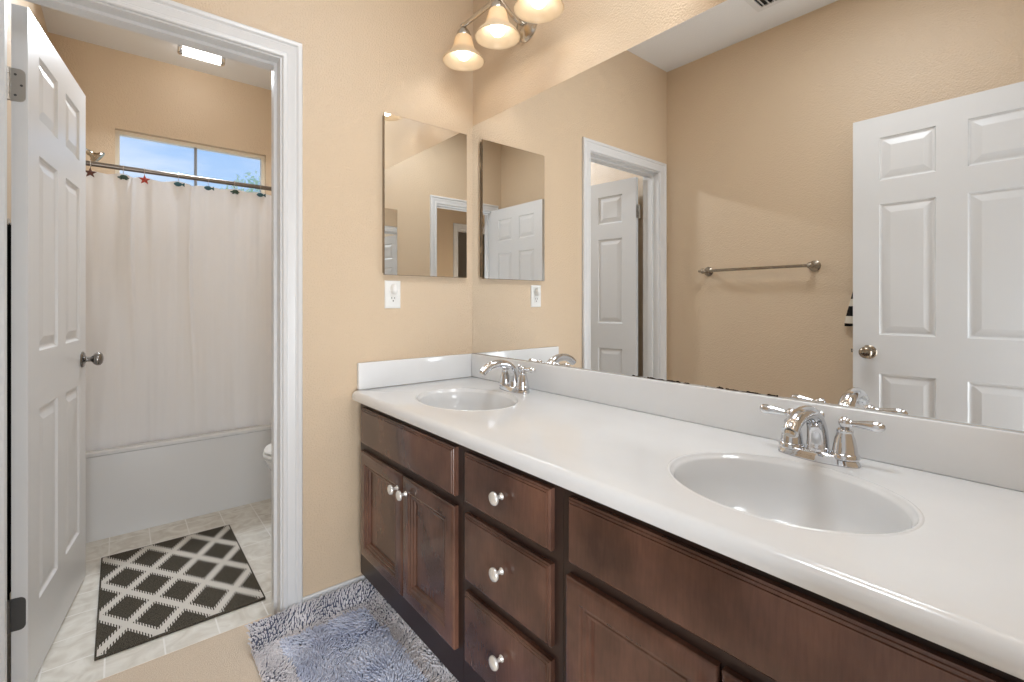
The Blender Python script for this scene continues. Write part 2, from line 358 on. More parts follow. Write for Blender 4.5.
doorway('trim_2', 'white moulded casing and jamb round the entry doorway', -1.515, -.903, 2.034, YB-T, YB, (YB-.085, YB-.050))
doorway('trim_3', 'white moulded casing round the far bedroom doorway', -2.54, -1.86, 2.034, HY-T, HY, (HY-.085, HY-.050))

# ------------------------------------------------------------------ six-panel doors
def door_leaf_bm(w=.706, h=2.018, t=.035):
    st, mu = .103, .100; pw = (w-2*st-mu)/2
    xs = [0, st, st+pw, st+pw+mu, w-st, w]; zs = [0, .222, .818, .998, 1.608, 1.718, 1.918, h]
    bm = bmesh.new()
    for side, y, s in ((0, 0, -1), (1, -t, 1)):
        for i in range(5):
            for j in range(7):
                x0, x1, z0, z1 = xs[i], xs[i+1], zs[j], zs[j+1]
                if i in (1, 3) and j in (1, 3, 5):
                    rings = []
                    for ins, d in ((0, 0), (.004, .006), (.009, .0085), (.014, .0085), (.040, .0015), (.0425, .001)):
                        rings.append([bm.verts.new(p) for p in ((x0+ins, y+s*d, z0+ins), (x1-ins, y+s*d, z0+ins), (x1-ins, y+s*d, z1-ins), (x0+ins, y+s*d, z1-ins))])
                    bridge(bm, rings); bm.faces.new(rings[-1])
                else:
                    bm.faces.new([bm.verts.new(p) for p in ((x0, y, z0), (x1, y, z0), (x1, y, z1), (x0, y, z1))])
    bmesh.ops.remove_doubles(bm, verts=bm.verts[:], dist=1e-5)
    for z in (0, h):
        bm.faces.new([bm.verts.new(p) for p in ((0, 0, z), (w, 0, z), (w, -t, z), (0, -t, z))])
    for x in (0, w):
        bm.faces.new([bm.verts.new(p) for p in ((x, 0, 0), (x, 0, h), (x, -t, h), (x, -t, 0))])
    return bm
def make_door(name, label, loc, rz, w, knob_mat, hinge_mats):
    """hinge edge at local x=0, leaf along +x, faces at y=0 and y=-t"""
    root = empty(name, loc, rz, label, None, None, 'structure'); t = .035
    obj('door_leaf', door_leaf_bm(w), M['door'], root, 0)
    for s, y in ((1, 0), (-1, -t)):
        bm = bmesh.new(); mt = Matrix.Translation((w-.063, y, .915)) @ Matrix.Rotation(-s*PI/2, 4, 'X')
        lathe(bm, [(.0001, 0), (.032, 0), (.0325, .003), (.029, .007), (.020, .009), (.0125, .011), (.010, .016), (.010, .028), (.014, .033), (.021, .038), (.0265, .046), (.0275, .052), (.0255, .059), (.019, .064), (.010, .0665), (.0001, .067)], 28, mt, False)
        o = obj('door_knob', bm, knob_mat, root, 50); o['label'] = 'round metal door knob'
    bm = bbox_bm(w-.001, w+.0015, -t/2-.012, -t/2+.012, .885, .945); box(bm, w, w+.011, -t/2-.006, -t/2+.006, .906, .924)
    obj('latch', bm, knob_mat, root, 0)
    for (hz, hm) in hinge_mats:
        bm = bmesh.new(); r = .014
        # leaf plate with rounded outer corners on the door edge
        pts = [(-t-.003, -.0475), (-t-.003, .0475)]
        for k in range(7): a = PI/2-k*PI/12; pts.append((-.004-r+r*math.cos(a), .0475-r+r*math.sin(a)))
        for k in range(7): a = -k*PI/12; pts.append((-.004-r+r*math.cos(a), -.0475+r+r*math.sin(a)))
        va = [bm.verts.new((-.0022, p[0], hz+p[1])) for p in pts]; vb = [bm.verts.new((.0005, p[0], hz+p[1])) for p in pts]
        bridge(bm, [va, vb]); bm.faces.new(va); bm.faces.new(vb)
        h = obj('hinge', bm, hm, root, 30)
        bm = bmesh.new()
        for k in range(5):
            lathe(bm, [(.0065, hz-.0475+k*.019+.0006), (.0065, hz-.0475+(k+1)*.019-.0006)], 14, Matrix.Translation((-.006, -t-.0065, 0)))
        obj('knuckle', bm, hm, h, 40)
        bm = bmesh.new()
        for (yy, zz) in ((-.026, .030), (-.013, 0), (-.026, -.030)):
            lathe(bm, [(.0001, -.0002), (.0034, -.0002), (.0034, .0006), (.0001, .0006)], 12, Matrix.Translation((-.0022, yy, hz+zz)) @ Matrix.Rotation(-PI/2, 4, 'Y'), False)
        obj('screw', bm, M['hinge_dark'], h, 0)
    for ch in [q for q in bpy.data.objects if q.parent is root or (q.parent is not None and q.parent.parent is root)]:
        ch.data.transform(Matrix.Scale(-1, 4, (0, 1, 0))); ch.data.flip_normals()
    return root
d1 = make_door('door_1', 'white six-panel toilet room door standing open with dark knob', (-1.4857, .153, .014), math.radians(82.0), .706, M['knob_dark'],
          ((1.783, M['hinge']), (.240, M['hinge_dark'])))
# the door's y=0 face must look towards the vanity room's right: leaf thickness lies to the left
d1.scale = (1, 1, 1)
d2 = make_door('door_2', 'white six-panel entry door standing open beside the towel bar wall', (-1.465, -1.822, .014), math.radians(90.0), .706, M['pewter'],
          ((1.783, M['hinge']), (.240, M['hinge'])))

# ------------------------------------------------------------------ window
wr = empty('window_1', (-.869, YF+.05, 1.83), 0, 'high horizontal slider window in the toilet room', None, None, 'structure')
bm = bmesh.new(); wx0, wx1, wz0, wz1 = -1.298, -.44, 1.83, 2.255; fy0, fy1 = YF+.045, YF+.09
box(bm, wx0, wx0+.022, fy0, fy1, wz0, wz1); box(bm, wx1-.022, wx1, fy0, fy1, wz0, wz1); box(bm, wx0+.022, wx1-.022, fy0, fy1, wz1-.022, wz1); box(bm, wx0+.022, wx1-.022, fy0, fy1, wz0, wz0+.022)
obj('window_frame', bm, M['almond'], wr, 0, True)
bm = bbox_bm(-.878, -.863, fy0+.006, fy1-.006, wz0+.022, wz1-.022); obj('mullion', bm, M['alu'], wr, 0, True)
bm = bbox_bm(wx0+.02, wx1-.02, fy0+.02, fy0+.025, wz0+.02, wz1-.02); obj('window_pane', bm, M['glass'], wr, 0, True)

# tree outside the window, low at its right
tr = empty('tree', (.55, 7.2, -2.6), 0, 'pale leafy tree top outside the high window', 'tree')
bm = bmesh.new(); tube(bm, [(0, 0, 0), (.03, 0, 2.5), (0, .02, 5.2)], [.14, .10, .03], 10)
for k in range(9):
    a = k*2.4; z = 3.4+k*.22; tube(bm, [(0, 0, z), (.4*math.cos(a), .4*math.sin(a), z+.35), (.75*math.cos(a), .75*math.sin(a), z+.5)], [.03, .02, .008], 6)
obj('trunk', bm, M['bark'], tr, 40)
bm = bmesh.new(); rnd = random.Random(3)
for k in range(2600):
    a = rnd.uniform(0, 2*PI); u = rnd.uniform(-1, 1); r = rnd.random()**.45
    p = Vector((math.sqrt(1-u*u)*math.cos(a)*.78*r, math.sqrt(1-u*u)*math.sin(a)*.78*r, 4.85+u*1.15*r))
    d = Vector((rnd.gauss(0, 1), rnd.gauss(0, 1), rnd.gauss(0, 1))).normalized(); e = d.orthogonal().normalized(); s = rnd.uniform(.035, .06)
    bm.faces.new([bm.verts.new(p+q) for q in (-d*s, e*s*.5, d*s, -e*s*.5)])
obj('foliage', bm, M['leaf'], tr, 0)

# ------------------------------------------------------------------ long wall mirror
bm = bbox_bm(-.004, 0, -1.872, -.0015, .9262, 1.9866)
mo = obj('wall_mirror', bm, M['wall_mirror'], None, 0); tag(mo, 'large frameless mirror above the double-sink counter', 'mirror')

# ------------------------------------------------------------------ medicine cabinets
def medicine(label, x0, x1, ywall, s):
    xc = (x0+x1)/2; z0, z1 = 1.2757, 1.9335
    root = empty('medicine_cabinet', (xc, ywall, z0), 0, label, 'medicine cabinet', 'frameless mirrored medicine cabinets')
    o = obj('cabinet_body', bbox_bm(x0+.001, x1-.001, ywall+s*-.10, ywall+s*.012, z0+.008, z1-.008), M['edge'], root, 0, True)
    bm = bmesh.new(); rings = []
    for ins, d in ((0, .012), (0, .0195), (.0012, .0212)):
        rings.append([bm.verts.new(p) for p in ((x0+ins, ywall+s*d, z0+ins), (x1-ins, ywall+s*d, z0+ins), (x1-ins, ywall+s*d, z1-ins), (x0+ins, ywall+s*d, z1-ins))])
    bridge(bm, rings); bm.faces.new(rings[0]); bm.faces.new(rings[-1]); o = obj('mirror_door', bm, M['mirror'], root, 0, True)
    o.data.materials.append(M['edge'])
    for p in o.data.polygons:
        if abs(p.normal.y) < .9: p.material_index = 1
    for k in range(2):
        z = z0+.12+k*.40; obj('hinge', bbox_bm(x0-.0015 if s > 0 else x1-.004, x0+.004 if s > 0 else x1+.0015, ywall+s*.004, ywall+s*.012, z, z+.03), M['nickel'], root, 0, True)
medicine('frameless mirrored medicine cabinet on the back wall above the outlet', -.4515, -.0484, 0, -1)
medicine('frameless mirrored medicine cabinet on the entry doorway wall, seen in reflection', -.512, -.109, YB, 1)

# ------------------------------------------------------------------ outlet with plugged-in night light
ro = empty('wall_outlet', (-.406, 0, 1.196), 0, 'white duplex outlet below the medicine cabinet', 'outlet')
def ringbox(bm, cx, cz, w, h, y, prof, s=-1):
    rings = [[bm.verts.new((cx+a*(w/2-i), y+s*d, cz+b*(h/2-i))) for a, b in ((-1, -1), (1, -1), (1, 1), (-1, 1))] for i, d in prof]
    bridge(bm, rings); bm.faces.new(rings[-1]); bm.faces.new(rings[0])
bm = bmesh.new(); ringbox(bm, -.406, 1.196, .070, .115, 0, ((0, 0), (0, .002), (.003, .0055))); obj('cover_plate', bm, M['plastic'], ro, 0, True)
bm = bmesh.new(); ringbox(bm, -.406, 1.1765, .030, .029, -.0052, ((0, 0), (0, .0015), (.001, .002))); sk = obj('socket', bm, M['plastic'], ro, 0, True)
bm = bmesh.new(); box(bm, -.4135, -.4115, -.0078, -.0068, 1.177, 1.186); box(bm, -.4005, -.3985, -.0078, -.0068, 1.178, 1.185)
lathe(bm, [(.0028, -.0068), (.0028, -.0078)], 10, Matrix.Translation((-.406, 0, 1.1695)) @ Matrix.Rotation(PI/2, 4, 'X') @ Matrix.Scale(-1, 4, (0, 0, 1)))
obj('socket_slot', bm, M['black'], sk, 0, True)
bm = bmesh.new(); ringbox(bm, -.406, 1.2155, .030, .029, -.0052, ((0, 0), (0, .0015), (.001, .002))); obj('socket', bm, M['plastic'], ro, 0, True)
bm = bmesh.new(); rings = []
for d, w, h in ((.0073, .013, .021), (.020, .014, .022), (.028, .012, .019), (.032, .007, .011)):
    rings.append([bm.verts.new((-.406+w*math.cos(a)*(1 if abs(math.cos(a)) < .99 else 1), -d, 1.218+h*math.sin(a))) for a in [2*PI*i/20 for i in range(20)]])
bridge(bm, rings); bm.faces.new(rings[0]); bm.faces.new(rings[-1])
nl = obj('night_light', bm, M['plastic'], None, 40); tag(nl, 'small white rounded plug-in device in the upper socket', 'plug-in')

# ------------------------------------------------------------------ vanity cabinets
XF = -.575; XB = -.556
def face_profile(bm, y0, y1, z0, z1, prof, x=XF):
    """nested rectangles on a front facing -x; prof (inset, depth behind front)"""
    rings = [[bm.verts.new((x+d, yy, zz)) for yy, zz in ((y0+i, z0+i), (y1-i, z0+i), (y1-i, z1-i), (y0+i, z1-i))] for i, d in prof]
    bridge(bm, rings); bm.faces.new(rings[0]); bm.faces.new(rings[-1])
DRAWER = ((0, .0185), (0, .0075), (.0035, .0055), (.0045, .0035), (.0085, .0025), (.0095, .0002), (.012, 0))
DOORP = ((0, .0185), (0, .006), (.002, .0035), (.008, .001), (.014, 0), (.040, 0), (.044, .0015), (.046, .0050), (.050, .0060), (.052, .0040), (.055, .0045), (.058, .0095), (.063, .0105), (.065, .0150), (.0655, .016))
def knob(parent, y, z):
    bm = bmesh.new(); mt = Matrix.Translation((XF, y, z)) @ Matrix.Rotation(-PI/2, 4, 'Y')
    lathe(bm, [(.0001, 0), (.0085, 0), (.0085, .0015), (.0055, .004), (.0045, .010), (.0055, .015), (.009, .0185), (.0155, .021), (.0165, .024), (.0145, .028), (.009, .0305), (.0001, .0315)], 24, mt, False)
    o = obj('knob', bm, M['knob'], parent, 50, True); o['label'] = 'pale satin metal knob'; return o
def cab_carcass(root, y0, y1, openings, inner0=False, inner1=False):
    bm = bmesh.new()
    # face frame with openings behind the overlay fronts, sides, back, bottom and a recessed toe kick
    ys0, ys1 = min(y0, y1), max(y0, y1)
    box(bm, XB, XB+.019, ys0, ys0+.045, .115, .785); box(bm, XB, XB+.019, ys1-.045, ys1, .115, .785)
    box(bm, XB, XB+.019, ys0+.045, ys1-.045, .745, .785); box(bm, XB, XB+.019, ys0+.045, ys1-.045, .115, .235)
    for z in openings: box(bm, XB, XB+.019, ys0+.045, ys1-.045, z-.025, z+.025)
    for ya in (ys0, ys1-.016): box(bm, XB+.019, -.004, ya, ya+.016, .115, .785); box(bm, -.472, -.014, ya, ya+.016, 0, .115)
    box(bm, -.472, -.460, ys0+.016, ys1-.016, 0, .115); box(bm, XB+.019, -.012, ys0+.016, ys1-.016, .115, .131)
    return obj('carcass', bm, M['wood_shaded'], root, 0, True)
FZ0, FZ1 = .630, .764
# left sink cabinet
r1 = empty('sink_cabinet', (-.3, -.40, 0), 0, 'dark brown two-door sink cabinet under the far oval sink', 'cabinet', 'dark wood vanity cabinets')
cab_carcass(r1, -.038, -.7515, (.615,))
bm = bmesh.new(); face_profile(bm, -.727, -.075, FZ0, FZ1, DRAWER); obj('false_drawer_front', bm, M['wood'], r1, 20, True)
for (a, b, ky) in ((-.4165, -.075, -.389), (-.727, -.4225, -.450)):
    bm = bmesh.new(); face_profile(bm, a, b, .208, .602, DOORP); dd = obj('cabinet_door', bm, M['wood'], r1, 20, True); knob(dd, ky, .553)
# drawer cabinet
r2 = empty('drawer_cabinet', (-.3, -.94, 0), 0, 'dark brown three-drawer cabinet between the two sink cabinets', 'cabinet', 'dark wood vanity cabinets')
cab_carcass(r2, -.7525, -1.1275, (.615, .410))
for (a, b) in ((FZ0, FZ1), (.425, .602), (.208, .395)):
    bm = bmesh.new(); face_profile(bm, -1.103, -.776, a, b, DRAWER); dd = obj('drawer', bm, M['wood'], r2, 20, True); knob(dd, -.9415, {FZ0: .700, .425: .521, .208: .312}[a])
# right sink cabinet
r3 = empty('sink_cabinet', (-.3, -1.48, 0), 0, 'dark brown sink cabinet with wide false front under the near oval sink', 'cabinet', 'dark wood vanity cabinets')
cab_carcass(r3, -1.1285, -1.872, (.615,))
bm = bmesh.new(); face_profile(bm, -1.83, -1.154, FZ0, FZ1, DRAWER); obj('false_drawer_front', bm, M['wood'], r3, 20, True)
for (a, b, ky) in ((-1.470, -1.149, -1.443), (-1.83, -1.477, -1.504)):
    bm = bmesh.new(); face_profile(bm, a, b, .208, .602, DOORP); dd = obj('cabinet_door', bm, M['wood'], r3, 20, True); knob(dd, ky, .553)

# ------------------------------------------------------------------ worktop with integral basins
SINKS = ((-.323, -.422, .162, .205), (-.323, -1.463, .167, .200))
ct = empty('vanity_countertop', (-.29, -.94, .785), 0, 'long white cultured marble countertop with two oval basins', 'countertop')
bm = bmesh.new()
YR = -1.8785
def outline(o, z):
    pts = [(0, YR), (-.587+o, YR)]
    cx, cyy, r = -.557, -.032, .030-o*.99
    for k in range(9): a = PI - k*PI/16; pts.append((cx+r*math.cos(a), cyy+r*math.sin(a)))
    pts.append((0, -.002-o)); return [bm.verts.new((x, y, z)) for x, y in pts]
prof = [(.012, .785), (.003, .7865), (0, .791), (0, .802), (.0025, .8095), (.0065, .8150), (.0125, .8186), (.020, .82)]
rings = [outline(o, z) for o, z in prof]
bridge(bm, rings)
edges = [e for e in bm.edges if e.verts[0] in rings[-1] and e.verts[1] in rings[-1]]
for (sx_, sy_, rx, ry) in SINKS:
    n = 64; vs = [bm.verts.new((sx_+rx*1.05*math.cos(2*PI*i/n), sy_+ry*1.045*math.sin(2*PI*i/n), .82)) for i in range(n)]
    edges += [bm.edges.new((vs[i], vs[(i+1) % n])) for i in range(n)]
bmesh.ops.triangle_fill(bm, use_beauty=True, use_dissolve=False, edges=edges)
obj('slab', bm, M['marble'], ct, 40, True)
for (sx_, sy_, rx, ry) in SINKS:
    bm = bmesh.new(); rings = []; n = 64
    P = [(1.05, .0), (1.035, .0012), (1.018, .0010), (1.008, -.0015), (1.0, -.005), (.982, -.0075), (.973, -.0105), (.966, -.0130), (0.962, -0.0453), (0.954, -0.0594), (0.942, -0.0712), (0.925, -0.0821), (0.900, -0.0932), (0.865, -0.1041), (0.820, -0.1142), (0.760, -0.1239), (0.690, -0.1318), (0.600, -0.1388), (0.500, -0.1437), (0.380, -0.1472), (0.240, -0.1490), (.10, -.1495)]
    for k, dz in P:
        rx2 = k*rx; ry2 = k*ry if k > 1 else k*ry
        if k == 1.05: ry2 = ry*1.045
        rings.append([bm.verts.new((sx_+rx2*math.cos(2*PI*i/n), sy_+ry2*math.sin(2*PI*i/n), .82+dz)) for i in range(n)])
    bridge(bm, rings); bm.faces.new(rings[-1])
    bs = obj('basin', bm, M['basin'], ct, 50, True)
    bm = bmesh.new(); lathe(bm, [(.0001, .006), (.012, .006), (.013, .004), (.020, .003), (.0225, .001), (.023, 0)], 24, Matrix.Translation((sx_, sy_, .6705)), False)
    obj('drain', bm, M['chrome'], bs, 40, True)
bm = bbox_bm(-.0209, -.0005, YR, -.0005, .8202, .9253, .003, 3); obj('backsplash', bm, M['marble'], ct, 40, True)
bm = bbox_bm(-.5578, -.0215, -.0209, -.0005, .8202, .9253, .003, 3); obj('side_splash', bm, M['marble'], ct, 40, True)

# ------------------------------------------------------------------ faucets
def make_faucet(label):
    """centreset faucet: origin at base centre on the counter, spout towards -x, handles along y"""
    root = empty('sink_faucet', (0, 0, 0), 0, label, 'faucet', 'chrome two-handle faucets')
    bm = bmesh.new(); n = 40; rings = []
    for k, z in ((1.0, 0), (1.0, .004), (.95, .0085), (.93, .010), (.90, .017), (.84, .019)):
        rg = []
        for i in range(n):
            a = 2*PI*i/n; ca, sa = math.cos(a), math.sin(a)
            wx = .0275*k*(1+.18*math.exp(-((sa*.08)/.03)**2)); rg.append(bm.verts.new((wx*math.copysign(abs(ca)**.8, ca), .0795*k*math.copysign(abs(sa)**.75, sa)*(1 if k == 1 else 1-(1-k)*-.3), z)))
        rings.append(rg)
    bridge(bm, rings); bm.faces.new(rings[-1]); bm.faces.new(rings[0]); obj('base_plate', bm, M['chrome'], root, 50)
    # spout: broad tapering arc
    pts = spline([(.002, 0, .016), (.002, 0, .045), (-.006, 0, .074), (-.028, 0, .097), (-.062, 0, .1085), (-.100, 0, .1085), (-.132, 0, .098), (-.152, 0, .083)], 5)
    N = len(pts); rad = []
    for i in range(N):
        u = i/(N-1); rad.append(.0105*(1-u)**1.2+.0122+.0030*max(0, (u-.5)/.5)**1.5)
    bm = bmesh.new(); tube(bm, pts, rad, 22); obj('spout', bm, M['chrome'], root, 60)
    bm = bmesh.new(); lathe(bm, [(.010, 0), (.0105, .006), (.008, .007)], 18, Matrix.Translation((-.1545, 0, .0785)) @ Matrix.Rotation(math.radians(35), 4, 'Y')); obj('aerator', bm, M['nickel'], root, 40)
    for s in (1, -1):
        bm = bmesh.new()
        lathe(bm, [(.0265, .014), (.0265, .022), (.0250, .0245), (.0235, .026), (.0215, .040), (.0185, .056), (.0150, .066), (.0145, .068), (.0155, .070), (.0150, .074), (.0110, .077), (.0001, .078)], 28, Matrix.Translation((0, s*.0515, 0)), False)
        h = obj('handle_base', bm, M['chrome'], root, 35)
        bm = bmesh.new(); lathe(bm, [(.0001, .076), (.0075, .076), (.009, .080), (.0118, .085), (.0125, .090), (.0105, .0965), (.006, .100), (.0001, .101)], 22, Matrix.Translation((0, s*.0515, 0)), False)
        obj('handle_cap', bm, M['chrome'], h, 50)
        bm = bmesh.new(); tube(bm, spline([(0, s*.060, .089), (-.001, s*.072, .0895), (-.002, s*.092, .0905), (-.002, s*.110, .091), (-.001, s*.1215, .0915)], 4),
             [.0068, .0064, .0062, .0063, .0067, .0073, .0080, .0087, .0094, .0100, .0104, .0106, .0104, .0097, .0084, .0060, .0018], 16)
        obj('lever', bm, M['chrome'], h, 60)
    bm = bmesh.new(); mt = Matrix.Translation((.026, 0, 0))
    lathe(bm, [(.0030, .010), (.0026, .082), (.0045, .084), (.0062, .088), (.0060, .094), (.0040, .098), (.0001, .100)], 14, mt, False); obj('lift_rod', bm, M['chrome'], root, 40)
    return root
f1 = make_faucet('chrome two-handle faucet behind the far oval sink, near the corner'); f1.location = (-.096, -.415, .8203)
f2 = copy_tree(f1); f2.location = (-.096, -1.456, .8203); f2['label'] = 'chrome two-handle faucet behind the near oval sink'

# ------------------------------------------------------------------ vanity lights
def make_vanity_light(label, cy, ys):
    root = empty('vanity_light', (0, cy, 2.30), 0, label, 'light fixture', 'three-shade vanity lights over the mirror')
    BX, BZ = -.16, 2.330
    bm = bmesh.new(); lathe(bm, [(.0001, .0), (.062, 0), (.062, .004), (.056, .010), (.052, .016), (.040, .020), (.034, .026), (.018, .030), (.0001, .031)], 36, Matrix.Translation((0, cy, 2.285)) @ Matrix.Rotation(-PI/2, 4, 'Y'), False)
    obj('wall_canopy', bm, M['nickel'], root, 40, True)
    bm = bmesh.new(); tube(bm, spline([(-.02, cy, 2.285), (-.06, cy, 2.29), (-.10, cy, 2.312), (-.145, cy, 2.345)], 6), .0085, 14); obj('support_arm', bm, M['nickel'], root, 60, True)
    bm = bmesh.new(); ya, yb = ys[0], ys[-1]; tube(bm, [(BX, ya+.006, BZ), (BX, yb-.006, BZ)], .0095, 16); 
    tube(bm, [(BX, ya+.012, BZ), (BX, ya+.004, BZ)], .011, 16)
    lathe(bm, [(.0001, -.02), (.013, -.018), (.016, 0), (.013, .018), (.0001, .02)], 20, Matrix.Translation((-.155, cy, 2.34)), False)
    obj('crossbar', bm, M['nickel'], root, 40, True)
    for y in ys:
        bm = bmesh.new()
        lathe(bm, [(.006, .012), (.0075, .006), (.007, 0), (.009, -.008), (.017, -.014), (.026, -.026), (.0315, -.042), (.031, -.047), (.0001, -.047)], 26, Matrix.Translation((BX, y, BZ)), False)
        so = obj('lamp_holder', bm, M['nickel'], root, 45, True)
        bm = bmesh.new(); outer = [(.028, -.040), (.033, -.050), (.037, -.062), (.041, -.078), (.046, -.095), (.053, -.108), (.064, -.120), (.076, -.131), (.084, -.141), (.0875, -.149)]
        inner = [(r-.003, h-.0005) for r, h in reversed(outer)]
        lathe(bm, outer+[(.0865, -.1505)]+inner, 36, Matrix.Translation((BX, y, BZ)), False); obj('lamp_shade', bm, M['shade'], root, 60, True)
        bm = bmesh.new(); lathe(bm, [(.0001, -.046), (.013, -.047), (.014, -.070), (.020, -.082), (.0275, -.098), (.0300, -.113), (.0275, -.128), (.020, -.138), (.010, -.1425), (.0001, -.1435)], 22, Matrix.Translation((BX, y, BZ)), False)
        b = obj('light_bulb', bm, M['bulb'], root, 60, True)
        sl = bpy.data.lights.new('bulb_light', 'SPOT'); sl.energy = SPOT_W; sl.color = (1, .98, .95); sl.shadow_soft_size = .026; sl.spot_size = math.radians(150); sl.spot_blend = .7
        so2 = bpy.data.objects.new('bulb_light', sl); COL.objects.link(so2); so2.parent = root; so2.location = (BX, y-cy, BZ-.128-2.30)
make_vanity_light('nickel three-shade vanity light above the mirror by the corner', -.385, (-.160, -.393, -.625))
make_vanity_light('added nickel three-shade vanity light, out of view over the near sink', -1.45, (-1.22, -1.452, -1.684))  # second fixture added out of view to brighten the room

# ------------------------------------------------------------------ towel bar on the left wall (seen in the mirror)
tb = empty('towel_bar', (XL, -.6, 1.36), 0, 'empty pewter towel bar on the beige wall, seen in the mirror', 'towel bar')
XT2 = -1.560
bm = bmesh.new(); tube(bm, [(XT2, -.300, 1.36), (XT2, -.900, 1.36)], .0085, 16); obj('rail', bm, M['pewter'], tb, 60, True)
for y, s in ((-.300, 1), (-.900, -1)):
    bm = bmesh.new(); mt = Matrix.Translation((XL, y, 1.36)) @ Matrix.Rotation(PI/2, 4, 'Y')
    lathe(bm, [(.0001, 0), (.030, 0), (.030, .004), (.024, .008), (.026, .012), (.018, .018), (.010, .024), (.0085, .045), (.011, .054), (.016, .060), (.0175, .069), (.016, .078), (.009, .085), (.0001, .087)], 28, mt, False)
    p = obj('bar_post', bm, M['pewter'], tb, 40, True)
    bm = bmesh.new(); lathe(bm, [(.014, 0), (.012, .006), (.007, .010), (.0095, .016), (.0085, .022), (.0001, .026)], 20, Matrix.Translation((XT2, y+s*.008, 1.36)) @ Matrix.Rotation(-s*PI/2, 4, 'X'), False)
    obj('finial', bm, M['pewter'], p, 40, True)

# striped towel on a hook behind the entry door
hk = empty('wall_hook', (XL, -1.20, 1.52), 0, 'small metal hook behind the open entry door', 'hook')
bm = bmesh.new(); lathe(bm, [(.0001, 0), (.018, 0), (.018, .004), (.0001, .006)], 20, Matrix.Translation((XL, -1.20, 1.52)) @ Matrix.Rotation(PI/2, 4, 'Y'), False)
hb = obj('hook_plate', bm, M['pewter'], hk, 40, True)
bm = bmesh.new(); tube(bm, spline([(XL+.004, -1.20, 1.52), (XL+.03, -1.20, 1.505), (XL+.045, -1.20, 1.515), (XL+.048, -1.20, 1.535)], 5), .005, 10); obj('hook_prong', bm, M['pewter'], hk, 60, True)
bm = bmesh.new(); grid = []
for j in range(26):
    v = j/25; z = 1.515-v*.468; half = .03+.125*min(1, v*1.05)**.8; row = []
    for i in range(41):
        u = i/40*2-1; dep = .028+.012*math.sin(u*9+v)*(.5+v*.5)-.004*abs(u)
        row.append(bm.verts.new((XL+dep, -1.20+u*half, z-.012*abs(u)*(1-v)+.006*math.sin(u*5))))
    grid.append(row)
bridge(bm, grid, False); tw = obj('hanging_towel', bm, M['stripes'], None, 60)
tw.modifiers.new('thick', 'SOLIDIFY').thickness = .005; tag(tw, 'black and cream striped towel peeking out behind the open entry door', 'towel')

# ------------------------------------------------------------------ ceiling vent
vt = empty('ceiling_vent', (-1.265, -.835, CZ), 0, 'white louvred ceiling vent, seen in the mirror', 'vent')
bm = bmesh.new(); vx0, vx1, vy0, vy1 = -1.40, -1.13, -.97, -.70
for a in ((vx0, vx1, vy0, vy0+.03), (vx0, vx1, vy1-.03, vy1), (vx0, vx0+.03, vy0+.03, vy1-.03), (vx1-.03, vx1, vy0+.03, vy1-.03)): box(bm, *a, CZ-.008, CZ)
obj('vent_frame', bm, M['trim'], vt, 0, True)
bm = bmesh.new(); box(bm, vx0+.03, vx1-.03, vy0+.03, vy1-.03, CZ-.001, CZ+.0); obj('vent_backing', bm, M['black'], vt, 0, True)
for k in range(8):
    y = vy0+.045+k*.0255; bm = bmesh.new(); vv = box(bm, vx0+.03, vx1-.03, y-.008, y+.008, -.0008, .0008)
    bmesh.ops.transform(bm, matrix=Matrix.Translation((0, y, CZ-.007)) @ Matrix.Rotation(math.radians(38), 4, 'X') @ Matrix.Translation((0, -y, 0)), verts=bm.verts[:])
    obj('louvre', bm, M['trim'], vt, 0, True)

# ------------------------------------------------------------------ shaggy bath rug in front of the vanity
RX0, RX1, RY0, RY1 = -.945, -.478, -.86, -.020
rg = empty('shag_rug', ((RX0+RX1)/2, (RY0+RY1)/2, 0), 0, 'shaggy blue bath rug with grey border in front of the cabinets', 'rug')
def lift(x, y):
    u = max(0., min(1., (y-(RY1-.065))/.065)); w = max(0., min(1., (x-(RX1-.06))/.06)); return max(.058*u*u*(3-2*u), .034*w*w*(3-2*w))
bm = bmesh.new(); rows = []; NX, NY = 22, 30
for top in (.001, .011):
    rows.append([[bm.verts.new((RX0+.006+(RX1-RX0-.012)*(i/NX)**.7, RY0+.006+(RY1-RY0-.008)*(j/NY)**.6, 0)) for i in range(NX+1)] for j in range(NY+1)])
    for rr in rows[-1]:
        for v in rr: v.co.z = top+lift(v.co.x, v.co.y)
    bridge(bm, rows[-1], False)
def border(g): return g[0][:-1]+[q[-1] for q in g[:-1]]+g[-1][:0:-1]+[q[0] for q in g[:0:-1]]
bridge(bm, [border(rows[0]), border(rows[1])])
obj('backing', bm, M['rug_base'], rg, 30, True)
